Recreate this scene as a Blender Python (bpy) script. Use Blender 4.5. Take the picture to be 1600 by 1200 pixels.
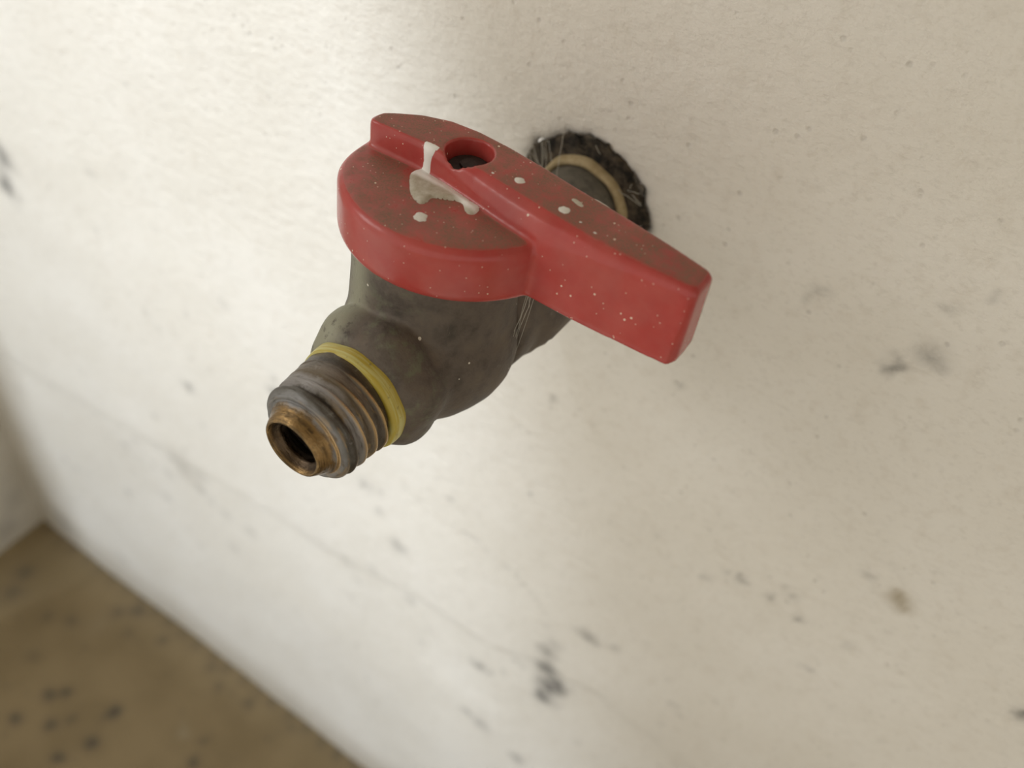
import bpy, bmesh, math, random
import numpy as np
from mathutils import Vector, Matrix
from mathutils.bvhtree import BVHTree

for o in list(bpy.data.objects):
    bpy.data.objects.remove(o)
scene = bpy.context.scene
COL = scene.collection
MM = 0.001
random.seed(7)

# ------------------------------------------------------------------ camera
# world: wall in the plane y = 0, room towards -y, z up, the pipe runs along y through x = z = 0
cam_data = bpy.data.cameras.new('camera')
cam_data.sensor_width = 36.0
cam_data.lens = 31.5
cam_data.clip_start = 0.005
cam_data.clip_end = 20
cam_data.dof.use_dof = True
cam_data.dof.focus_distance = 0.129
cam_data.dof.aperture_fstop = 15.0
cam = bpy.data.objects.new('camera', cam_data)
COL.objects.link(cam)
RIGHT = Vector((0.827242, 0.550250, 0.113559))
DOWN = Vector((0.462867, -0.552876, -0.692880))
FWD = Vector((-0.318473, 0.625742, -0.712055))
m = Matrix.Identity(4)
for i in range(3):
    m[i][0], m[i][1], m[i][2] = RIGHT[i], -DOWN[i], -FWD[i]
m.translation = Vector((0.0591126, -0.1319731, 0.0956779))
cam.matrix_world = m
scene.camera = cam

# ------------------------------------------------------------------ light
world = bpy.data.worlds.new('room_light')
scene.world = world
world.use_nodes = True
bg = world.node_tree.nodes['Background']
bg.inputs[0].default_value = (1.0, 0.935, 0.82, 1)
bg.inputs[1].default_value = 0.85

def area_light(name, direction, distance, size, energy, colour, target=(0, 0, 0)):
    d = Vector(direction).normalized()
    ld = bpy.data.lights.new(name, 'AREA')
    ld.shape = 'SQUARE'
    ld.size = size
    ld.energy = energy
    ld.color = colour
    lo = bpy.data.objects.new(name, ld)
    COL.objects.link(lo)
    lo.location = Vector(target) + d * distance
    lo.rotation_euler = (-d).to_track_quat('-Z', 'Y').to_euler()
    return lo

area_light('sky_window', (-0.19, -0.68, 0.68), 3.0, 0.48, 64, (0.86, 0.93, 1.0), (-0.1, 0, -0.1))
area_light('side_window', (-0.76, -0.6, 0.33), 1.6, 0.55, 3.4, (1.0, 0.97, 0.92))

scene.view_settings.view_transform = 'Standard'
scene.view_settings.look = 'None'
scene.view_settings.gamma = 1.0
scene.view_settings.use_curve_mapping = False
scene.view_settings.exposure = 0.0

# ------------------------------------------------------------------ helpers
def link(name, me, mat=None, parent=None):
    o = bpy.data.objects.new(name, me)
    COL.objects.link(o)
    if mat:
        me.materials.clear()
        me.materials.append(mat)
    if parent:
        o.parent = parent
    return o

def mesh_mm(name, verts, faces, smooth=True):
    me = bpy.data.meshes.new(name)
    me.from_pydata([(x * MM, y * MM, z * MM) for x, y, z in verts], [], faces)
    if smooth:
        me.polygons.foreach_set('use_smooth', [True] * len(me.polygons))
    me.update()
    return me

def fix_normals(me):
    bm = bmesh.new(); bm.from_mesh(me)
    bmesh.ops.recalc_face_normals(bm, faces=bm.faces)
    bm.to_mesh(me); bm.free()
    return me

def lathe_y(name, profile, segs=96, fn=None, closed=False):
    """profile of (y, r) in mm turned about the y axis; fn(theta, y, r) -> r"""
    verts, faces = [], []
    for (y, r) in profile:
        for k in range(segs):
            t = 2 * math.pi * k / segs
            rr = fn(t, y, r) if fn else r
            verts.append((rr * math.cos(t), y, rr * math.sin(t)))
    n = len(profile)
    for i in range(n - 1 + (1 if closed else 0)):
        for k in range(segs):
            a = i * segs + k; b = i * segs + (k + 1) % segs
            c = ((i + 1) % n) * segs + (k + 1) % segs; d = ((i + 1) % n) * segs + k
            faces.append((a, b, c, d))
    if not closed:
        if profile[0][1] > 0: faces.append(tuple(range(segs)))
        if profile[-1][1] > 0: faces.append(tuple(range((n - 1) * segs, n * segs)))
    return fix_normals(mesh_mm(name, verts, faces))

def loft(rings):
    """rings of equal-length closed loops -> verts, faces with capped ends"""
    verts, faces = [], []
    k = len(rings[0])
    for r in rings: verts += r
    for i in range(len(rings) - 1):
        for j in range(k):
            faces.append((i * k + j, i * k + (j + 1) % k, (i + 1) * k + (j + 1) % k, (i + 1) * k + j))
    faces.append(tuple(range(k)))
    faces.append(tuple(range((len(rings) - 1) * k, len(rings) * k)))
    return verts, faces

def remeshed(meshes, voxel, smooth_iter, name, cutters=(), factor=0.5):
    """fuse overlapping closed meshes into one smooth cast surface"""
    bm = bmesh.new()
    for me in meshes: bm.from_mesh(me)
    me = bpy.data.meshes.new(name); bm.to_mesh(me); bm.free()
    o = bpy.data.objects.new('fuse_tmp', me); COL.objects.link(o)
    tmp = []
    md = o.modifiers.new('r', 'REMESH'); md.mode = 'VOXEL'; md.voxel_size = voxel * MM
    for c in cutters:
        co = bpy.data.objects.new('cut_tmp', c); COL.objects.link(co); tmp.append(co)
        b = o.modifiers.new('b', 'BOOLEAN'); b.operation = 'DIFFERENCE'; b.object = co; b.solver = 'EXACT'
    if cutters:
        md = o.modifiers.new('r2', 'REMESH'); md.mode = 'VOXEL'; md.voxel_size = voxel * MM
    s = o.modifiers.new('s', 'SMOOTH'); s.factor = factor; s.iterations = smooth_iter
    dg = bpy.context.evaluated_depsgraph_get(); dg.update()
    res = bpy.data.meshes.new_from_object(o.evaluated_get(dg))
    for t in tmp: bpy.data.objects.remove(t)
    bpy.data.objects.remove(o)
    res.name = name
    res.polygons.foreach_set('use_smooth', [True] * len(res.polygons))
    res.update()
    return res

def tag(o, label, cat, group=None):
    o['label'] = label; o['category'] = cat
    if group: o['group'] = group

# material helper -------------------------------------------------------------
class NT:
    def __init__(self, name):
        self.mat = bpy.data.materials.new(name)
        self.mat.use_nodes = True
        self.t = self.mat.node_tree
        self.bsdf = self.t.nodes['Principled BSDF']
        tc = self.t.nodes.new('ShaderNodeTexCoord')
        mp = self.t.nodes.new('ShaderNodeMapping')
        mp.inputs['Scale'].default_value = (1000, 1000, 1000)      # work in millimetres
        self.t.links.new(tc.outputs['Object'], mp.inputs['Vector'])
        self.mmv = mp.outputs['Vector']
    def link(self, a, b): self.t.links.new(a, b)
    def node(self, typ, **kw):
        n = self.t.nodes.new(typ)
        for k, v in kw.items(): setattr(n, k, v)
        return n
    def put(self, sock, v):
        if hasattr(v, 'node'): self.link(v, sock)
        else: sock.default_value = v
    def math(self, op, a, b=None, c=None, clamp=False):
        n = self.node('ShaderNodeMath', operation=op, use_clamp=clamp)
        self.put(n.inputs[0], a)
        if b is not None: self.put(n.inputs[1], b)
        if c is not None: self.put(n.inputs[2], c)
        return n.outputs[0]
    def scaled(self, sx, sy, sz):
        n = self.node('ShaderNodeVectorMath', operation='MULTIPLY')
        self.link(self.mmv, n.inputs[0]); n.inputs[1].default_value = (sx, sy, sz)
        return n.outputs[0]
    def noise(self, scale, detail=4, rough=0.55, vec=None, dist=0):
        n = self.node('ShaderNodeTexNoise')
        self.link(vec or self.mmv, n.inputs['Vector'])
        n.inputs['Scale'].default_value = scale; n.inputs['Detail'].default_value = detail
        n.inputs['Roughness'].default_value = rough; n.inputs['Distortion'].default_value = dist
        return n.outputs[0]
    def voro(self, scale, out='Distance', feature='F1', rand=1.0):
        n = self.node('ShaderNodeTexVoronoi', feature=feature)
        self.link(self.mmv, n.inputs['Vector']); n.inputs['Scale'].default_value = scale
        n.inputs['Randomness'].default_value = rand
        return n
    def ramp(self, fac, stops, interp='LINEAR'):
        n = self.node('ShaderNodeValToRGB'); n.color_ramp.interpolation = interp
        el = n.color_ramp.elements
        while len(el) < len(stops): el.new(0.5)
        for e, (p, c) in zip(el, stops):
            e.position = p; e.color = c if len(c) == 4 else (*c, 1)
        self.put(n.inputs[0], fac)
        return n.outputs[0]
    def step(self, v, lo, hi):
        n = self.node('ShaderNodeMapRange', interpolation_type='SMOOTHSTEP')
        self.put(n.inputs['Value'], v)
        n.inputs['From Min'].default_value = lo; n.inputs['From Max'].default_value = hi
        return n.outputs['Result']
    def mix(self, fac, a, b, mode='MIX'):
        n = self.node('ShaderNodeMix', data_type='RGBA', blend_type=mode)
        self.put(n.inputs[0], fac)
        for s, v in ((n.inputs[6], a), (n.inputs[7], b)):
            if hasattr(v, 'node'): self.link(v, s)
            else: s.default_value = v if len(v) == 4 else (*v, 1)
        return n.outputs[2]
    def sep(self, v):
        n = self.node('ShaderNodeSeparateXYZ'); self.link(v, n.inputs[0]); return n.outputs
    def attr(self, name):
        n = self.node('ShaderNodeAttribute'); n.attribute_name = name; return n.outputs['Fac']
    def bump(self, h, strength, dist_mm):
        n = self.node('ShaderNodeBump'); self.link(h, n.inputs['Height'])
        n.inputs['Strength'].default_value = strength; n.inputs['Distance'].default_value = dist_mm * MM
        self.link(n.outputs[0], self.bsdf.inputs['Normal'])
    def set(self, **kw):
        names = dict(color='Base Color', rough='Roughness', metal='Metallic', spec='Specular IOR Level', coat='Coat Weight', sss='Subsurface Weight')
        for k, v in kw.items():
            s = self.bsdf.inputs[names[k]]
            if isinstance(v, tuple) and len(v) == 3: v = (*v, 1)
            self.put(s, v)
        return self.mat

def mat_wall():
    n = NT('white_painted_plaster')
    big = n.noise(0.02, 3); mid = n.noise(0.25, 5, 0.6); fine = n.noise(1.3, 3, 0.6)
    st = n.attr('stain'); br = n.attr('brown')
    col = n.mix(n.step(big, 0.35, 0.7), (0.80, 0.775, 0.72), (0.84, 0.82, 0.775))
    col = n.mix(n.math('MULTIPLY', n.step(mid, 0.50, 0.72), 0.22), col, (0.62, 0.565, 0.49))
    col = n.mix(n.math('MULTIPLY', n.step(n.noise(0.9, 4, 0.7, n.scaled(0.7, 1, 1.2)), 0.50, 0.68), 0.20), col, (0.55, 0.52, 0.47))
    pit = n.voro(0.33)
    pitm = n.math('MULTIPLY', n.step(pit.outputs['Distance'], 0.22, 0.05), n.step(n.noise(0.12, 2), 0.45, 0.6))
    col = n.mix(n.math('MULTIPLY', pitm, 0.30), col, (0.38, 0.36, 0.33))
    grime = n.math('MULTIPLY', st, n.math('ADD', n.math('MULTIPLY', n.noise(0.7, 4, 0.7), 1.3), 0.3), clamp=True)
    col = n.mix(grime, col, (0.17, 0.165, 0.16))
    col = n.mix(br, col, (0.30, 0.235, 0.13))
    n.set(color=col, rough=0.85, spec=0.25)
    vx = n.scaled(0.55, 0.55, 1.0)
    h = n.math('ADD', n.noise(0.42, 4, 0.55, vx), n.math('MULTIPLY', fine, 0.35))
    h = n.math('SUBTRACT', h, n.math('MULTIPLY', pitm, 0.35))
    n.bump(h, 0.7, 0.7)
    return n.mat

def mat_floor():
    n = NT('tan_floor_paint')
    col = n.mix(n.step(n.noise(0.03, 4), 0.35, 0.65), (0.27, 0.205, 0.112), (0.32, 0.245, 0.138))
    st = n.attr('stain'); li = n.attr('brown')
    col = n.mix(st, col, (0.045, 0.045, 0.05))
    col = n.mix(li, col, (0.5, 0.44, 0.33))
    n.set(color=col, rough=0.6, spec=0.3)
    n.bump(n.noise(0.5, 3), 0.2, 0.4)
    return n.mat

def mat_plain(name, c, rough=0.8):
    n = NT(name)
    col = n.mix(n.step(n.noise(0.05, 3), 0.3, 0.7), tuple(x * 0.95 for x in c), tuple(min(1, x * 1.04) for x in c))
    n.set(color=col, rough=rough, spec=0.3)
    return n.mat

def mat_red():
    n = NT('red_dusty_plastic')
    geo = n.node('ShaderNodeNewGeometry')
    nz = n.sep(geo.outputs['Normal'])[2]
    red = n.mix(n.step(n.noise(0.12, 4), 0.3, 0.7), (0.37, 0.020, 0.020), (0.44, 0.030, 0.027))
    # thin pale haze of dust everywhere, thick brown dust lying on the up-facing tops
    haze = n.math('ADD', 0.03, n.math('MULTIPLY', n.step(n.noise(0.13, 5, 0.6), 0.2, 0.8), 0.12))
    red = n.mix(haze, red, (0.60, 0.42, 0.36))
    up = n.step(nz, 0.86, 0.985)
    d1 = n.step(n.noise(0.22, 6, 0.7), 0.28, 0.58)
    d2 = n.math('ADD', n.math('MULTIPLY', n.noise(3.6, 3, 0.8), 2.4), -0.55)
    dust = n.math('MULTIPLY', n.math('MULTIPLY', up, d1), d2, clamp=True)
    dust = n.math('MULTIPLY', dust, 0.95)
    red = n.mix(dust, red, (0.165, 0.125, 0.080))
    sp = n.voro(0.65)
    rnd = n.sep(sp.outputs['Color'])
    dot = n.math('MULTIPLY', n.math('LESS_THAN', sp.outputs['Distance'], n.math('MULTIPLY', rnd[1], 0.115)), n.math('GREATER_THAN', rnd[0], 0.35))
    sp2 = n.voro(1.3)
    rnd2 = n.sep(sp2.outputs['Color'])
    dot2 = n.math('MULTIPLY', n.math('LESS_THAN', sp2.outputs['Distance'], 0.13), n.math('GREATER_THAN', rnd2[0], 0.72))
    dots = n.math('MAXIMUM', dot, n.math('MULTIPLY', dot2, 0.6))
    col = n.mix(dots, red, (0.80, 0.66, 0.55))
    rough = n.math('ADD', n.math('MULTIPLY', dust, 0.5), n.math('ADD', 0.17, n.math('MULTIPLY', n.noise(0.3, 3), 0.14)))
    n.set(color=col, rough=rough, spec=0.5)
    n.bump(n.noise(0.35, 4), 0.12, 0.3)
    return n.mat

def mat_body():
    n = NT('oxidised_brass')
    a = n.noise(0.25, 6, 0.65)
    col = n.ramp(a, [(0.25, (0.062, 0.052, 0.046)), (0.5, (0.130, 0.108, 0.092)), (0.75, (0.175, 0.142, 0.112))])
    # verdigris and grey lime around the outlet shoulder and in the folds of the casting
    s = n.sep(n.mmv)
    near = n.step(s[1], -55.0, -60.0)
    g = n.math('MULTIPLY', n.step(n.noise(0.33, 5, 0.7), 0.50, 0.66), near)
    col = n.mix(n.math('MULTIPLY', g, 0.65), col, (0.17, 0.18, 0.12))
    leftp = n.math('MULTIPLY', n.step(s[0], -1.5, -6.0), n.math('MULTIPLY', n.step(s[1], -53, -57), n.step(n.noise(0.5, 5, 0.7), 0.30, 0.46)))
    col = n.mix(n.math('MULTIPLY', leftp, 0.85), col, (0.34, 0.34, 0.26))
    scr = n.step(n.noise(0.8, 4, 0.7, n.scaled(2.5, 0.4, 0.4)), 0.64, 0.74)
    col = n.mix(n.math('MULTIPLY', scr, 0.35), col, (0.26, 0.23, 0.19))
    v = n.voro(0.35); rn = n.sep(v.outputs['Color'])
    dot = n.math('MULTIPLY', n.math('LESS_THAN', v.outputs['Distance'], n.math('MULTIPLY', rn[1], 0.10)), n.math('GREATER_THAN', rn[0], 0.6))
    col = n.mix(dot, col, (0.72, 0.68, 0.60))
    n.set(color=col, rough=n.math('ADD', 0.42, n.math('MULTIPLY', a, 0.3)), metal=0.35, spec=0.4)
    n.bump(n.math('ADD', n.noise(1.6, 4, 0.6), n.noise(0.4, 3)), 0.25, 0.35)
    return n.mat

def mat_thread():
    n = NT('worn_brass_thread')
    s = n.sep(n.mmv)
    wob = n.math('MULTIPLY', n.math('SUBTRACT', n.noise(0.35, 4, 0.6), 0.5), 2.2)
    y = n.math('ADD', s[1], wob)
    pos = n.math('DIVIDE', n.math('SUBTRACT', y, -78.0), 15.0)     # 0 at the tip, 1 at the shoulder
    brass = (0.29, 0.185, 0.08); dark = (0.055, 0.045, 0.034); grey = (0.27, 0.255, 0.25); brown = (0.16, 0.105, 0.045)
    col = n.ramp(pos, [(0.0, brown), (0.05, brass), (0.15, brass), (0.20, (0.22, 0.22, 0.225)), (0.26, (0.13, 0.125, 0.115)), (0.31, dark),
                       (0.36, dark), (0.39, grey), (0.47, grey), (0.52, (0.13, 0.10, 0.065)), (0.62, (0.19, 0.16, 0.13)), (0.72, dark), (0.82, (0.17, 0.14, 0.10)), (1.0, dark)])
    streak = n.noise(0.9, 5, 0.7, n.scaled(0.25, 3.0, 0.25))
    col = n.mix(n.math('MULTIPLY', n.step(streak, 0.50, 0.68), 0.75), col, dark)
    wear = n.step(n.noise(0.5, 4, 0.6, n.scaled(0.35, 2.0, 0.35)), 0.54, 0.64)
    rub_glint = n.math('MULTIPLY', n.math('MAXIMUM', n.math('MULTIPLY', wear, 0.4), n.attr('crest_glint')), n.step(n.math('ADD', s[0], n.math('MULTIPLY', wob, 1.5)), 0.5, 6.0))  # worn brass, with glints put into the colour on the right side
    col = n.mix(n.math('MULTIPLY', rub_glint, 0.85), col, (0.62, 0.42, 0.20))
    lime = n.step(n.noise(0.55, 5, 0.75), 0.56, 0.70)
    col = n.mix(n.math('MULTIPLY', lime, n.math('MULTIPLY', n.step(pos, 0.12, 0.25), 0.42)), col, (0.36, 0.35, 0.345))
    tip = n.step(pos, 0.20, 0.16)
    rad = n.math('SQRT', n.math('ADD', n.math('MULTIPLY', s[0], s[0]), n.math('MULTIPLY', s[2], s[2])))
    ringn = n.node('ShaderNodeTexNoise'); ringn.noise_dimensions = '1D'; n.link(rad, ringn.inputs['W']); ringn.inputs['Scale'].default_value = 4.0; ringn.inputs['Detail'].default_value = 4
    tarn = n.math('MULTIPLY', tip, n.math('MULTIPLY', n.step(n.noise(0.45, 5, 0.7), 0.38, 0.58), n.step(ringn.outputs[0], 0.40, 0.6)))
    col = n.mix(n.math('MULTIPLY', tarn, 0.85), col, (0.075, 0.05, 0.026))
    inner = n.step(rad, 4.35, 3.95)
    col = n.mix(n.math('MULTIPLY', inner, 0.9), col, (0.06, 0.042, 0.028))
    metal = n.math('ADD', n.math('MULTIPLY', tip, 0.5), n.math('ADD', 0.40, n.math('MULTIPLY', rub_glint, 0.4)))
    n.set(color=col, rough=n.math('SUBTRACT', 0.42, n.math('MULTIPLY', n.math('MAXIMUM', tip, rub_glint), 0.2)), metal=metal, spec=0.5)
    n.bump(n.math('ADD', n.noise(1.8, 4, 0.6, n.scaled(0.5, 2.5, 0.5)), n.noise(0.8, 3)), 0.35, 0.3)
    return n.mat

def mat_simple(name, c1, c2, scale, rough, metal=0.0, bump=0.2, sss=0.0):
    n = NT(name)
    col = n.mix(n.step(n.noise(scale, 5, 0.65), 0.35, 0.65), c1, c2)
    n.set(color=col, rough=rough, metal=metal, sss=sss)
    if sss: n.bsdf.inputs['Subsurface Scale'].default_value = 0.001
    n.bump(n.noise(scale * 3, 3), bump, 0.25)
    return n.mat

def mat_seal():
    n = NT('yellow_nylon')
    s = n.sep(n.mmv)
    streak = n.noise(0.7, 4, 0.6, n.scaled(0.2, 3.0, 0.2))
    col = n.mix(n.step(streak, 0.42, 0.62), (0.47, 0.37, 0.055), (0.56, 0.53, 0.20))
    col = n.mix(n.math('MULTIPLY', n.step(n.noise(0.9, 4, 0.7), 0.60, 0.72), 0.6), col, (0.16, 0.12, 0.05))
    n.set(color=col, rough=0.42)
    return n.mat

def mat_paint():
    n = NT('dried_white_paint')
    up = n.attr('dirt')
    col = n.mix(n.math('MULTIPLY', up, n.math('ADD', 0.35, n.math('MULTIPLY', n.noise(0.9, 5, 0.7), 0.9)), clamp=True), (0.88, 0.87, 0.86), (0.31, 0.255, 0.155))
    n.set(color=col, rough=0.45)
    n.bump(n.noise(1.0, 4), 0.25, 0.3)
    return n.mat

M_WALL = mat_wall(); M_FLOOR = mat_floor(); M_RED = mat_red(); M_BODY = mat_body(); M_THREAD = mat_thread()
M_SEAL = mat_seal(); M_PAINT = mat_paint()
M_BLOCKER = mat_plain('white_blocker_paint', (0.72, 0.68, 0.60))
M_PIPE = mat_simple('grey_pipe', (0.12, 0.115, 0.10), (0.19, 0.175, 0.15), 0.5, 0.55, 0.3)
M_COLLAR = mat_simple('tan_collar', (0.36, 0.28, 0.15), (0.46, 0.37, 0.22), 0.5, 0.7)
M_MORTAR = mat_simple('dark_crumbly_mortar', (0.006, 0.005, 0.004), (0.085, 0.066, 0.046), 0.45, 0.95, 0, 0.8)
M_WEB = mat_plain('grey_cobweb', (0.5, 0.48, 0.42))
M_DARK = mat_simple('screw_hole_shade_steel', (0.018, 0.011, 0.010), (0.04, 0.022, 0.019), 0.6, 0.7, 0.2)

# ------------------------------------------------------------------ the setting
WALL_STAINS = [(-204.4, -79.2, 4.5, 0.75), (-208.3, -91.5, 4.3, 0.8), (-208.4, -85.8, 3.4, 0.4), (-131.1, -138.3, 2.4, 0.55), (-147.2, -194.3, 6.9, 0.22), (-136.7, -192.8, 3.7, 0.2), (-139.6, -202.6, 3.1, 0.3), (-157.8, -207.6, 2.9, 0.15), (23.9, -171.3, 4.2, 0.95), (19.8, -165.7, 3.4, 0.75), (21.8, -183.2, 3.6, 0.75), (18.7, -154.6, 3.1, 0.5), (20.7, -149.0, 2.1, 0.3), (29.8, -134.1, 2.4, 0.5), (26.8, -134.4, 2.2, 0.25), (36.6, -131.5, 1.5, 0.3), (-53.6, -130.1, 2.3, 0.4), (-39.6, -150.8, 2.7, 0.4), (-47.4, -139.3, 1.7, 0.3), (-47.0, -129.6, 1.4, 0.25), (-3.8, -191.7, 2.4, 0.5), (0.2, -191.5, 1.8, 0.3), (2.0, -230.4, 3.5, 0.35), (-4.3, -228.4, 2.6, 0.35), (18.5, -237.4, 3.0, 0.4), (-33.5, -178.6, 2.4, 0.25), (-60.6, -180.2, 2.7, 0.2), (-49.6, -174.5, 2.4, 0.2), (63.0, -3.0, 1.5, 0.6), (61.8, -2.5, 0.7, 0.4), (67.3, 1.6, 2.3, 0.42), (66.0, 1.1, 1.2, 0.25), (58.1, -74.5, 1.1, 0.5), (54.2, -75.3, 0.7, 0.45), (50.6, -79.7, 0.9, 0.3), (64.6, -74.8, 1.1, 0.35), (67.9, -69.2, 0.9, 0.3), (69.5, -70.3, 0.7, 0.4), (73.0, -75.7, 1.1, 0.6), (79.7, -91.2, 1.1, 0.4), (83.6, -74.7, 1.1, 0.25), (116.7, -65.7, 1.6, 0.8), (79.4, -51.0, 1.0, 0.3), (81.3, -45.7, 1.0, 0.2), (3.2, -52.5, 0.8, 0.45), (29.8, -30.7, 0.8, 0.35), (-88.8, -111.9, 2.6, 0.55), (47.4, 4.1, 1.1, 0.25), (48.8, 5.4, 0.8, 0.25), (45.9, 2.7, 0.8, 0.25), (65.1, 12.0, 0.9, 0.25), (70.6, 17.2, 0.8, 0.3), (-22.3, -111.6, 0.9, 0.3), (-20.5, -111.3, 0.8, 0.4), (1.7, -89.2, 0.8, 0.35), (-220.4, -330.5, 4.3, 0.18), (-273.1, -342.5, 8.4, 0.3), (-125.5, -209.0, 2.8, 0.2), (-112.2, -209.2, 2.8, 0.22), (-124.1, -230.5, 2.6, 0.2), (-164.6, -230.8, 2.7, 0.2), (37.1, -76.4, 0.9, 0.2), (-9.4, 7.5, 1.4, 0.35), (-11.4, 8.0, 1.3, 0.25), (-13.1, 5.5, 1.2, 0.2), (12.3, 2.9, 1.2, 0.2), (-7.9, 12.1, 1.1, 0.25)]  # includes a darker patch low in the left corner
FLOOR_STAINS = [(-206.3, -63.7, 3.7, 0.7), (-200.4, -58.1, 3.2, 0.6), (-208.9, -80.9, 3.7, 0.7), (-193.1, -73.7, 3.6, 0.7), (-188.0, -65.9, 3.2, 0.4), (-174.4, -51.3, 4.0, 0.8), (-176.0, -55.8, 2.7, 0.4), (-169.9, -67.2, 4.0, 0.75), (-176.8, -81.1, 3.6, 0.7), (-124.3, -45.5, 3.4, 0.6), (-128.1, -35.3, 2.6, 0.4), (-275.6, -27.4, 5.9, 0.5), (-270.6, -38.9, 6.9, 0.45), (-243.9, -37.1, 3.8, 0.35), (-231.6, -31.1, 4.3, 0.4), (-217.0, -12.7, 4.2, 0.45), (-210.0, -5.8, 5.6, 0.55), (-185.2, -10.1, 3.2, 0.4), (-202.5, -18.5, 3.2, 0.3), (-153.9, -5.8, 4.0, 0.4), (-142.7, -11.2, 3.1, 0.4), (-124.6, -8.4, 3.5, 0.5), (-115.0, -1.3, 3.5, 0.5), (-97.9, -5.4, 3.0, 0.4), (-70.5, -0.2, 3.8, 0.5), (-230.6, -55.9, 3.8, 0.3), (-62.3, -0.1, 3.4, 0.5)]
RIDGE = [(-262.1, -202.5), (-233.2, -202.1), (-204.5, -197.4), (-164.6, -191.2), (-131.8, -186.9), (-59.4, -179.0), (-31.0, -172.7), (-1.3, -173.8), (14.4, -165.0), (37.3, -160.8), (67.4, -165.6)]
CRACK = [(-38.3, -120.2), (-13.4, -122.6), (-7.0, -124.4), (1.3, -125.6), (8.6, -130.3), (16.1, -136.9)]
XL, ZF = -298.0, -363.2          # left wall, floor

def hash_noise(x, z, s, seed):
    """cheap smooth value noise on arrays"""
    rng = np.random.default_rng(seed)
    T = rng.random((128, 128))
    u, v = x / s + 512, z / s + 512
    iu, iv = np.floor(u).astype(int), np.floor(v).astype(int)
    fu, fv = u - iu, v - iv
    fu, fv = fu * fu * (3 - 2 * fu), fv * fv * (3 - 2 * fv)
    g = lambda a, b: T[a % 128, b % 128]
    return (g(iu, iv) * (1 - fu) + g(iu + 1, iv) * fu) * (1 - fv) + (g(iu, iv + 1) * (1 - fu) + g(iu + 1, iv + 1) * fu) * fv

def graded(breaks):
    out = []
    for (a, b, s) in breaks:
        n = max(1, int(round((b - a) / s)))
        out += [a + (b - a) * i / n for i in range(n)]
    return np.array(out + [breaks[-1][1]])

def poly_y(pts, x):
    p = sorted(pts)
    return np.interp(x, [q[0] for q in p], [q[1] for q in p])

def stain_field(a, b, stains, seed):
    wa = a + (hash_noise(a, b, 2.5, seed) - .5) * 2.6
    wb = b + (hash_noise(a, b, 2.5, seed + 1) - .5) * 2.6
    out = np.zeros_like(a)
    for (x, z, r, s) in stains:
        d2 = ((wa - x) ** 2 + (wb - z) ** 2) / (r * r)
        out = np.maximum(out, s * np.exp(-np.minimum(d2, 40) * 1.15))
    return out

def add_attr(me, name, arr):
    at = me.attributes.new(name, 'FLOAT', 'POINT')
    at.data.foreach_set('value', np.asarray(arr, dtype=np.float32))

# wall with the rough hole the pipe comes out of
HOLE_R = 13.0
def hole_edge(t):
    return HOLE_R + 0.55 * np.sin(3 * t + 1.0) + 0.35 * np.sin(7 * t + 2.2) + 0.3 * np.sin(13 * t) + 0.2 * np.sin(23 * t + .7)

xs = graded([(XL - 20, -200, 2.5), (-200, -60, 1.8), (-60, -20, 1.2), (-20, 20, 0.6), (20, 130, 1.2), (130, 220, 6), (220, 700, 60)])
zs = graded([(ZF - 20, -230, 2.5), (-230, -60, 1.6), (-60, -20, 1.2), (-20, 20, 0.6), (20, 70, 1.2), (70, 160, 6), (160, 700, 60)])
X, Z = np.meshgrid(xs, zs)
Xf, Zf = X.ravel().copy(), Z.ravel().copy()
rad = np.hypot(Xf, Zf); th = np.arctan2(Zf, Xf); he = hole_edge(th)
snap = np.abs(rad - he) < 0.45
Xf[snap] = (he * np.cos(th))[snap]; Zf[snap] = (he * np.sin(th))[snap]
inside = rad < he - 0.45
# hand-trowelled relief: broad waves, the proud band of skim above the ridge line, rolled-in rim of the hole
relief = (hash_noise(Xf, Zf, 60, 3) - .5) * 1.6 + (hash_noise(Xf, Zf, 17, 4) - .5) * 0.45 + (hash_noise(Xf, Zf, 5, 5) - .5) * 0.14
rz = poly_y(RIDGE, Xf) + (hash_noise(Xf, Zf, 9, 6) - .5) * 2.2
below = 1 / (1 + np.exp((Zf - rz) / 1.6))
relief += -below * (0.40 + 0.004 * np.clip(rz - Zf, 0, 200)) 
relief += 0.10 * np.exp(-((Zf - rz - 1.5) / 2.0) ** 2)
cz = poly_y(CRACK, Xf) + (hash_noise(Xf, Zf, 3, 8) - .5) * 1.2
incr = (Xf > -39) & (Xf < 17)
relief -= np.where(incr, 0.25 * np.exp(-((Zf - cz) / 0.5) ** 2) * (hash_noise(Xf, Zf, 6, 9) > .45), 0)
relief -= 1.2 * np.exp(-np.clip(rad - he, 0, 50) / 1.0)
relief = relief - relief[np.argmin(np.abs(rad - 16))] * 0
stain = stain_field(Xf, Zf, [(x, z, r * 1.15, min(1.0, k * 1.2)) for x, z, r, k in WALL_STAINS] + [(22.5, -176, 5.0, .9), (24.5, -171, 4.0, .95), (20.5, -164, 4.0, .8)], 20)
rs = random.Random(5)
small = []
for k in range(190):
    x = rs.uniform(-290, 130); z = poly_y(RIDGE, np.array([x]))[0] + rs.gauss(-25, 45)
    if rs.random() < .3: z = rs.uniform(-200, 50)
    small.append((x, z, rs.uniform(0.5, 1.5) * (1.3 if x < -60 else 1), rs.uniform(.08, .32)))
stain = np.maximum(stain, stain_field(Xf, Zf, small, 30))
stain = np.maximum(stain, 0.10 * np.exp(-((Zf - rz) / 2.0) ** 2) * hash_noise(Xf, Zf, 8, 12))
stain = np.maximum(stain, np.where(incr, 0.2 * np.exp(-((Zf - cz) / 0.6) ** 2) * (hash_noise(Xf, Zf, 6, 9) > .45), 0))
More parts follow.
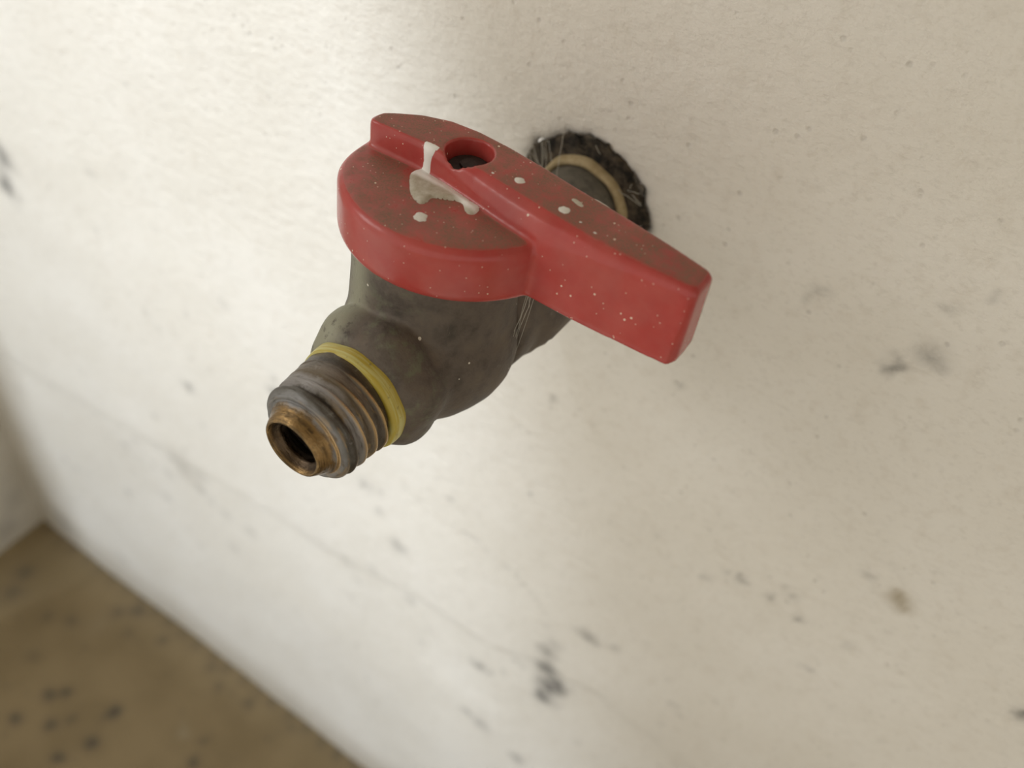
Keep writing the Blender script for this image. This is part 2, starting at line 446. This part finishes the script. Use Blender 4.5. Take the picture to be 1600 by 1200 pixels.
stain = np.maximum(stain, 0.85 * np.exp(-np.clip(rad - he, 0, 50) / 0.7))  # darker towards the hole's edge
brown = stain_field(Xf, Zf, [(86.4, -53.0, 2.6, .75), (88.0, -54.4, 2.0, .6), (84.6, -51.5, 1.5, .5)], 40)
brown = np.maximum(brown, 0.10 * stain_field(Xf, Zf, [(-147, -196, 10, 1.0)], 41))
nx, nz = len(xs), len(zs)
faces = []
ins = inside.reshape(nz, nx)
for j in range(nz - 1):
    for i in range(nx - 1):
        a = j * nx + i
        if ins[j, i] or ins[j, i + 1] or ins[j + 1, i] or ins[j + 1, i + 1]: continue
        faces.append((a, a + 1, a + 1 + nx, a + nx))
verts = np.stack([Xf, -relief, Zf], 1) * MM
me = bpy.data.meshes.new('wall_back')
me.from_pydata(verts.tolist(), [], faces)
me.polygons.foreach_set('use_smooth', [True] * len(me.polygons))
add_attr(me, 'stain', stain); add_attr(me, 'brown', brown)
bm = bmesh.new(); bm.from_mesh(me)
bmesh.ops.delete(bm, geom=[v for v in bm.verts if not v.link_faces], context='VERTS')
bm.to_mesh(me); bm.free()
wall = link('wall_back', me, M_WALL); wall['kind'] = 'structure'

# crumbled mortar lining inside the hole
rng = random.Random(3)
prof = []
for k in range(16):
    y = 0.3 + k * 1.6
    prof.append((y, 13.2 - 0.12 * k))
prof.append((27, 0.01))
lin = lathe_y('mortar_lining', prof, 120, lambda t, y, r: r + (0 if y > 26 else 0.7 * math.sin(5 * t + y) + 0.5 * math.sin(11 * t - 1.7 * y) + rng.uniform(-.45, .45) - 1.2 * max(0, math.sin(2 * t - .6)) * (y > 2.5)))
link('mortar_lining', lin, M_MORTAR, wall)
def crumb_mesh(seed):
    r = random.Random(seed); bm = bmesh.new()
    bmesh.ops.create_icosphere(bm, subdivisions=2, radius=1 * MM)
    for v in bm.verts: v.co *= r.uniform(.7, 1.25)
    me = bpy.data.meshes.new('mortar_crumb'); bm.to_mesh(me); bm.free(); me.materials.append(M_MORTAR)
    return me
crumbs = [crumb_mesh(i) for i in range(4)]
for k in range(26):
    t = rng.uniform(-0.3, 3.4); r = rng.uniform(10.6, 12.6)
    o = bpy.data.objects.new('mortar_crumb', crumbs[k % 4]); COL.objects.link(o)
    o.location = (r * math.cos(t) * MM, rng.uniform(1.0, 6) * MM, r * math.sin(t) * MM)
    s = rng.uniform(.5, 1.3); o.scale = (s, s * 1.2, s); o.rotation_euler = (rng.random() * 6, rng.random() * 6, 0)
    o.parent = wall

# left wall (a short return) and floor
def grid(name, us, vs, fn, mat, stains=None, light=None):
    U, V = np.meshgrid(us, vs); u, v = U.ravel(), V.ravel()
    P = fn(u, v) * MM
    n = len(us); f = [(j * n + i, j * n + i + 1, (j + 1) * n + i + 1, (j + 1) * n + i) for j in range(len(vs) - 1) for i in range(n - 1)]
    me = bpy.data.meshes.new(name); me.from_pydata(P.tolist(), [], f)
    me.polygons.foreach_set('use_smooth', [True] * len(me.polygons))
    add_attr(me, 'stain', stain_field(u, v, stains, 50) if stains else np.zeros(len(u)))
    add_attr(me, 'brown', stain_field(u, v, light, 51) if light else np.zeros(len(u)))
    o = link(name, me, mat); o['kind'] = 'structure'
    return o
grid('wall_left', np.arange(-150, 6, 4.), np.arange(ZF - 5, 420, 6.),
     lambda y, z: np.stack([XL + (hash_noise(y, z, 30, 60) - .5) * 2.5 + 3.0 * np.exp(y / 14) * 0, y, z], 1), M_WALL,
     [(-20, -350, 9, .35), (-8, -335, 7, .3), (-30, -310, 5, .2)])
grid('floor', graded([(XL - 5, 20, 1.6), (20, 900, 60)]), graded([(-900, -110, 60), (-110, 6, 1.6)]),
     lambda x, y: np.stack([x, y, ZF + (hash_noise(x, y, 40, 61) - .5) * 1.0], 1), M_FLOOR,
     FLOOR_STAINS + [(rs.uniform(-290, 0), rs.uniform(-100, 0), rs.uniform(1, 2.2), rs.uniform(.1, .35)) for _ in range(30)] + [(x, 0, 5, .35) for x in range(-290, 20, 11)],  # plus random spots and a darker row along the wall line
     [(-139, -38.9, 3, .35), (-220, -24.7, 7, .12), (-143, -36, 2, .2)])

# added unseen overhang: blocks the skylight from the valve and right of the wall
def box_mesh(name, x0, x1, y0, y1, z0, z1):
    v = [(x, y, z) for x in (x0, x1) for y in (y0, y1) for z in (z0, z1)]
    f = [(0, 1, 3, 2), (4, 6, 7, 5), (0, 4, 5, 1), (2, 3, 7, 6), (0, 2, 6, 4), (1, 5, 7, 3)]
    return fix_normals(mesh_mm(name, v, f, False))
so = link('light_blocker_top', box_mesh('light_blocker_top', -86, 450, -430, 0, 160, 200), M_BLOCKER); so['kind'] = 'structure'

wr = link('light_blocker_right', box_mesh('light_blocker_right', 420, 450, -220, 0, ZF, 160), M_BLOCKER); wr['kind'] = 'structure'  # unseen wall added to cut the light coming from the right
# unseen low wall added behind the camera: keeps the skylight off the floor corner
pw = link('light_blocker_front', box_mesh('light_blocker_front', XL, 200, -290, -175, ZF, -160), M_BLOCKER); pw['kind'] = 'structure'

# ------------------------------------------------------------------ supply pipe
pipe = link('supply_pipe', lathe_y('supply_pipe', [(25, 8.0), (4, 8.0), (-1, 8.05), (-16, 8.0), (-19.5, 8.0)], 72), M_PIPE)
tag(pipe, 'dull grey supply pipe coming out of the dark hole in the wall', 'pipe')
link('pipe_collar', lathe_y('pipe_collar', [(9, 8.02), (9, 9.6), (0.5, 9.75), (-0.9, 9.45), (-1.3, 9.0), (-1.2, 8.4), (-0.6, 8.02)], 96,
     lambda t, y, r: r + (0.14 * math.sin(4 * t + y) + 0.1 * math.sin(9 * t)) * (r > 8.1), closed=True), M_COLLAR, pipe)

# ------------------------------------------------------------------ ball valve
valve = bpy.data.objects.new('ball_valve', None); COL.objects.link(valve)
valve.empty_display_size = 0.02
tag(valve, 'small brass ball valve with a red lever handle on the wall', 'valve')
STEM = (0.0, -40.2)

# body: turned shape along the pipe fused with the upright stem housing
body_turn = lathe_y('b1', [(-35, 0.01), (-35, 10.5), (-39.6, 10.8), (-40.3, 12.2), (-41.5, 12.9), (-44, 13.6), (-47, 13.7), (-50, 13.1), (-53, 12.2), (-55.5, 10.9),
                           (-57, 10.6), (-58.2, 11.1), (-60.2, 11.1), (-61.8, 10.6), (-63.2, 9.8), (-64.2, 8.6), (-64.4, 0.01)], 96,
                    lambda t, y, r: r * (1 + (0.04 * math.cos(6 * (t - .2)) if -63 < y < -56 else 0)))
def vcyl(name, cx, cy, zr, segs=80):
    rings = [[(cx + r * math.cos(2 * math.pi * k / segs), cy + r * math.sin(2 * math.pi * k / segs), z) for k in range(segs)] for z, r in zr]
    v, f = loft(rings); return fix_normals(mesh_mm(name, v, f))
bonnet = vcyl('b2', -0.4, -45.7, [(-9, 7.0), (-6, 11.0), (-1, 13.2), (3, 13.2), (8, 12.7), (13, 12.35), (18, 12.3)])
body = remeshed([body_turn, bonnet], 0.4, 9, 'valve_body')
link('valve_body', body, M_BODY, valve)

# hexagonal inlet nut
def hexr(t, y, r):
    a = (t + 0.15) % (math.pi / 3) - math.pi / 6
    flat = 13.3 / math.cos(a)
    return min(r, flat) if y > -33.9 else r + 0.08 * math.sin(3 * t)
nut = lathe_y('inlet_nut', [(-16.5, 8.05), (-16.5, 12.4), (-17.6, 13.6), (-18.5, 14.6), (-31.6, 14.6), (-32.8, 14.2), (-33.8, 13.5), (-34.3, 13.1), (-36, 13.0), (-38.6, 12.85), (-39.5, 12.5), (-39.8, 11.8), (-39.8, 9)], 120, hexr, closed=True)
nut_o = link('inlet_nut', nut, M_BODY, valve)

# threaded outlet with flared tip
prof = [(-60, 3.2), (-66, 3.2), (-72, 3.25), (-75.0, 3.3), (-75.9, 3.35), (-76.2, 3.45), (-76.3, 3.7), (-76.9, 4.05), (-77.4, 4.3), (-77.55, 4.45), (-77.45, 4.7), (-77.0, 5.0), (-76.4, 5.3), (-75.7, 5.65), (-75.2, 5.92), (-75.1, 6.05), (-74.95, 6.1), (-74.75, 6.15), (-74.8, 6.4), (-74.9, 6.65), (-74.85, 6.9), (-74.5, 7.2)]
y = -74.2
while y < -63.9:
    prof.append((y, 8.0)); y += 0.14
prof += [(-63.6, 7.6), (-60, 7.6)]
PITCH = 1.95
def thread(t, y, r):
    if y > -63.8 or y < -74.3: return r + 0.03 * math.sin(5 * t + 3 * y)
    base = 7.55 + min(1.0, (y + 74.3) / 8) * 0.62
    ph = (y / PITCH + t / (2 * math.pi)) % 1.0
    tri = 1 - abs(2 * ph - 1)                 # 0..1
    tri = min(1, max(0, (tri - 0.2) / 0.62))
    amp = 1.0 * min(1, (y + 74.4) / 1.0)
    worn = 0.05 * math.sin(3 * t + y) + 0.03 * math.sin(11 * t + 2.3 * y)
    return base - amp * (1 - tri) * 0.9 + worn * tri + 0.12
outlet_me = lathe_y('threaded_outlet', prof, 144, thread)
def crest_glint(co):
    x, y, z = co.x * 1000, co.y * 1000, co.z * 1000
    if abs(math.hypot(x, z) - 6.08) < 0.12 and y < -74.6: return 1.0  # highlight painted along the tip's sharp edge
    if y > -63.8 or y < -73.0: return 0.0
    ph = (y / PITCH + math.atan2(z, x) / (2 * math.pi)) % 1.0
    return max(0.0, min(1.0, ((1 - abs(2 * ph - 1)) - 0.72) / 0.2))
add_attr(outlet_me, 'crest_glint', [crest_glint(v.co) for v in outlet_me.vertices])
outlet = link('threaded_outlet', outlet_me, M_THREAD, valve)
outlet['label'] = 'worn brass thread with grey deposits and flared open tip'
seal = lathe_y('seal_ring', [(-62.9, 7.4), (-62.9, 8.35), (-63.3, 8.6), (-64.0, 8.72), (-64.9, 8.72), (-65.6, 8.65), (-66.1, 8.45), (-66.3, 7.4)], 120,
               lambda t, y, r: r + (0.12 * math.sin(2 * t + 1) + 0.07 * math.sin(9 * t) if r > 7.5 else 0), closed=True)
so = link('seal_ring', seal, M_SEAL, valve); so['label'] = 'yellow sealing ring behind the thread'

# handle: half-round hub, raised wedge lever across it
def hub_outline(inset):
    pts = []
    for k in range(61):
        a = math.radians(183 + k * (357 - 183) / 60)
        lf = max(0, (220 - math.degrees(a)) / 37)
        r = 18.05 - 1.8 * lf * lf * (3 - 2 * min(1, lf)) - inset
        pts.append((STEM[0] + r * math.cos(a), STEM[1] + r * math.sin(a)))
    pts += [(16.0 - inset, -38.5 - inset * .3), (10, -37.5), (-10, -37.8), (-14.6 + inset, -39.2 - inset * .3)]
    return pts
rings = [[(x, y, z) for x, y in hub_outline(i)] for z, i in ((17.1, 0.5), (17.4, 0.1), (18.2, -0.1), (24.3, 0.05), (25.0, 0.3), (25.5, 0.8), (25.7, 1.6))]
v, f = loft(rings); hub = fix_normals(mesh_mm('h1', v, f))
#          x     front  back  inset drop
ST = [(-15.1, -43.2, -41.6, 0.3, 1.2), (-14.3, -43.8, -40.4, 0.15, 0.9), (-13.0, -43.9, -39.2, 0.1, 0.8), (-10, -43.8, -37.0, 0.2, 0.8), (-6, -43.7, -35.4, 0.3, 0.9), (-1.5, -44.1, -35.0, 0.7, 1.4),
      (4, -45.1, -35.4, 1.6, 2.6), (10, -46.4, -36.3, 2.1, 3.2), (16, -47.4, -37.4, 2.2, 3.0), (24, -47.6, -38.7, 1.5, 1.8), (32, -47.3, -40.2, 0.9, 1.2), (37.6, -47.0, -41.5, 0.7, 1.0), (38.5, -46.4, -42.0, 0.7, 1.0)]
rings = []
def catm(p, x):
    xs_ = [q[0] for q in p]; return [float(np.interp(x, xs_, [q[c] for q in p])) for c in range(1, 5)]
xs2 = sorted(set([q[0] for q in ST] + list(np.arange(-14, 38, 1.0))))
for x in xs2:
    fr, bk, ins_, drop = catm(ST, x)
    zt = 29.8; zb = 17.1
    e = 0.5 if x > 38 or x < -15 else 0.0
    ring = [(x, fr - 0.75 + e, zb + 0.3 + e), (x, fr - 0.78 + e, zb + 1.2), (x, fr - 0.35 + e * .5, 22), (x, fr, zt - drop), (x, fr + ins_ * 0.45, zt - drop * 0.32 - e * .5), (x, fr + ins_ + .25, zt - e),
            (x, bk - 0.8, zt - e), (x, bk - 0.15, zt - 0.45 - e), (x, bk, zt - 1.1), (x, bk + 0.5, zb + 1), (x, bk + 0.3, zb + .2 + e), (x, (fr + bk) / 2, zb + e)]
    rings.append(ring)
v, f = loft(rings); lever = fix_normals(mesh_mm('h2', v, f))
hole = vcyl('h3', 0.5, -40.75, [(18.5, 3.0), (28, 3.15), (29.4, 3.4), (35, 3.6)], 48)
handle_me = remeshed([hub, lever], 0.28, 4, 'handle', [hole])
handle = link('handle', handle_me, M_RED, valve)
handle['label'] = 'red dusty plastic lever handle'
bvh = BVHTree.FromPolygons([v.co for v in handle_me.vertices], [p.vertices for p in handle_me.polygons])

# screw in the handle's hole, raised and near-black to paint the hole's shade
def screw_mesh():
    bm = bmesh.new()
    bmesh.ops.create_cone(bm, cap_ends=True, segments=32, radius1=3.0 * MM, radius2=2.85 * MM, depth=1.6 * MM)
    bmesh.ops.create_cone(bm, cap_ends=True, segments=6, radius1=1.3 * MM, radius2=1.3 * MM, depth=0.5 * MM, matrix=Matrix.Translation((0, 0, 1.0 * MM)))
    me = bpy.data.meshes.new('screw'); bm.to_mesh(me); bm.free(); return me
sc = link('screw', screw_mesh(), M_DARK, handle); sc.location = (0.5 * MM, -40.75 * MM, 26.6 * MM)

# dried paint on the handle: outlines in handle space, laid onto the surface with a thickness of their own
def paint_patch(name, outline, z_from, thick, direction=(0, 0, -1), dirt=0.0, step=0.28, white_line=None):
    P = np.array(outline)
    n = len(P)
    def inside_d(x, y):
        c = False; dmin = 1e9; near = (x, y)
        for i in range(n):
            x1, y1 = P[i]; x2, y2 = P[(i + 1) % n]
            if (y1 > y) != (y2 > y) and x < (x2 - x1) * (y - y1) / (y2 - y1) + x1: c = not c
            dx, dy = x2 - x1, y2 - y1; L = dx * dx + dy * dy
            t = max(0, min(1, ((x - x1) * dx + (y - y1) * dy) / L))
            dd = math.hypot(x1 + t * dx - x, y1 + t * dy - y)
            if dd < dmin: dmin = dd; near = (x1 + t * dx, y1 + t * dy)
        return (dmin if c else -dmin), near
    x0, y0 = P.min(0) - step; x1, y1 = P.max(0) + step
    nx, ny = int((x1 - x0) / step) + 2, int((y1 - y0) / step) + 2
    vid = {}; verts = []; dl = []
    for j in range(ny):
        for i in range(nx):
            x, y = x0 + i * step, y0 + j * step
            d, near = inside_d(x, y)
            if d < -step * 0.75: continue
            if d < step * 0.25: x, y = near; d = 0
            if callable(z_from): origin, dr = z_from(x, y)
            else: origin, dr = Vector((x, y, z_from)) * MM, Vector(direction)
            hit = bvh.ray_cast(origin, dr)
            if hit[0] is None: continue
            h = thick * math.sqrt(min(1, max(0, d) / 0.7)) - 0.08
            p = hit[0] + hit[1] * (h + 0.03) * MM
            vid[(i, j)] = len(verts); verts.append(p)
            dd = dirt
            if white_line is not None: dd = dirt * min(1, max(0, (white_line(x) - y) / 0.6))
            dl.append(dd)
    faces = [(vid[(i, j)], vid[(i + 1, j)], vid[(i + 1, j + 1)], vid[(i, j + 1)]) for j in range(ny) for i in range(nx)
             if all(q in vid for q in ((i, j), (i + 1, j), (i + 1, j + 1), (i, j + 1)))]
    me = bpy.data.meshes.new(name); me.from_pydata([tuple(p) for p in verts], [], faces)
    me.polygons.foreach_set('use_smooth', [True] * len(me.polygons))
    add_attr(me, 'dirt', dl)
    return link(name, me, M_PAINT, handle)

BLOB = [(-5.23, -43.62), (-5.8, -45.49), (-4.54, -47.53), (-2.46, -49.75), (-0.37, -50.63), (0.2, -49.69), (0.07, -48.39), (1.2, -47.74), (3.55, -46.56), (5.29, -47.94), (6.45, -47.65), (6.32, -45.99), (5.1, -44.7), (2.09, -43.8), (-0.91, -43.44), (-3.35, -43.15)]
BLOB = [(x, min(y, catm(ST, x)[0] - 0.30)) for x, y in BLOB]
def smooth_loop(p, k=3):
    out = []
    n = len(p)
    for i in range(n):
        a, b, c, d = (np.array(p[(i + q) % n]) for q in (-1, 0, 1, 2))
        for s in range(k):
            t = s / k
            out.append(tuple(0.5 * (2 * b + (c - a) * t + (2 * a - 5 * b + 4 * c - d) * t * t + (3 * b - a - 3 * c + d) * t ** 3)))
    return out
o = paint_patch('paint_blob', smooth_loop(BLOB), 40, 0.45, dirt=0.9, white_line=lambda x: -45.5 if x < 1 else -45.5 - (x - 1) * 0.3)
o['label'] = 'blob of dried off-white paint on the red hub'
# the run down the ridge's front, laid on from the front
o = paint_patch('paint_run', smooth_loop([(-5.3, 30.1), (-2.9, 30.1), (-3.3, 28.9), (-3.55, 27.6), (-3.5, 26.2), (-3.4, 25.85), (-5.1, 25.85), (-5.0, 26.3), (-4.95, 27.6), (-5.15, 28.9)]),
                lambda x, z: (Vector((x, -48.5, z)) * MM, Vector((0, 1, 0))) if z < 29.2 else (Vector((x, -43.2 - (29.8 - z), 36)) * MM, Vector((0, 0, -1))), 0.3)
o['label'] = 'white paint run down the ridge of the handle'
def spot(x, y, rx, ry, dirt, rot=0.0, seed=0):
    r = random.Random(seed); loop = []
    for k in range(20):
        a = 2 * math.pi * k / 20; q = 1 + r.uniform(-.1, .1)
        u, v = rx * q * math.cos(a), ry * q * math.sin(a)
        loop.append((x + u * math.cos(rot) - v * math.sin(rot), y + u * math.sin(rot) + v * math.cos(rot)))
    return paint_patch('paint_spot', loop, 40, 0.22, dirt=dirt, step=0.16)
spot(1.52, -52.8, 1.0, 1.1, 0.35, 0.6, 1)
spot(9.56, -42.02, 0.85, 0.75, 0.3, 0, 2)
spot(17.57, -43.64, 0.85, 0.85, 0.3, 0, 3)
spot(5.9, -43.0, 0.3, 0.25, 0.3, 0, 4)
spot(20.5, -44.5, 0.25, 0.25, 0.3, 0, 5)
spot(23.1, -45.2, 0.35, 0.22, 0.3, 0, 6)
spot(18.0, -41.0, 1.2, 0.5, 0.85, -.3, 7)
spot(20.4, -38.5, 1.5, 0.35, 0.6, -.15, 8)
spot(17.6, -37.75, 1.3, 0.3, 0.5, -.15, 9)

# ------------------------------------------------------------------ cobweb strands
def strands(name, lines, rad):
    bm = bmesh.new()
    for pts in lines:
        pts = [Vector(p) * MM for p in pts]
        ringv = []
        for i, p in enumerate(pts):
            t = (pts[min(i + 1, len(pts) - 1)] - pts[max(i - 1, 0)]).normalized()
            a = t.orthogonal().normalized(); b = t.cross(a)
            ringv.append([bm.verts.new(p + (a * math.cos(q * math.pi / 2) + b * math.sin(q * math.pi / 2)) * rad * MM) for q in range(4)])
        for i in range(len(pts) - 1):
            for q in range(4):
                bm.faces.new((ringv[i][q], ringv[i][(q + 1) % 4], ringv[i + 1][(q + 1) % 4], ringv[i + 1][q]))
    me = bpy.data.meshes.new(name); bm.to_mesh(me); bm.free()
    return me
def sag(a, b, s, n=6, jit=0.15, r=random.Random(11)):
    a, b = Vector(a), Vector(b)
    return [tuple(a.lerp(b, k / n) + Vector((r.uniform(-jit, jit), r.uniform(-jit, jit), r.uniform(-jit, jit) - s * 4 * (k / n) * (1 - k / n)))) for k in range(n + 1)]
L = []
rr = random.Random(21)
for k in range(11):
    t = rr.uniform(0.1, 3.0); t2 = t + rr.uniform(-.5, .5)
    L.append(sag((13.2 * math.cos(t), -0.2 + rr.uniform(-.4, .8), 13.2 * math.sin(t)), (9.5 * math.cos(t2), rr.uniform(-1, 2), 9.5 * math.sin(t2)), rr.uniform(-.3, .6)))
for k in range(9):
    t = rr.uniform(1.9, 2.9); 
    L.append(sag((rr.uniform(13.5, 17) * math.cos(t), -0.5, rr.uniform(13.5, 16) * math.sin(t)), (8.6 * math.cos(t - .2), -4 - rr.uniform(0, 5), 8.6 * math.sin(t - .2)), .4))
web = link('cobweb', strands('cobweb', L, 0.055), M_WEB)
tag(web, 'grey cobweb strands stretched across the dark gap around the pipe', 'cobweb')
L = []
for k in range(6):
    L.append(sag((15.0 + rr.uniform(-1, 1), -44 + rr.uniform(-1, 1), 17.0), (12.2 + rr.uniform(-1, 1), -41 + rr.uniform(-1.5, 1.5), 3 - rr.uniform(0, 9)), .2, 8, .22))
web2 = link('cobweb', strands('cobweb', L, 0.03), M_WEB)
tag(web2, 'thin cobweb strands hanging from the red lever down the brass body', 'cobweb')
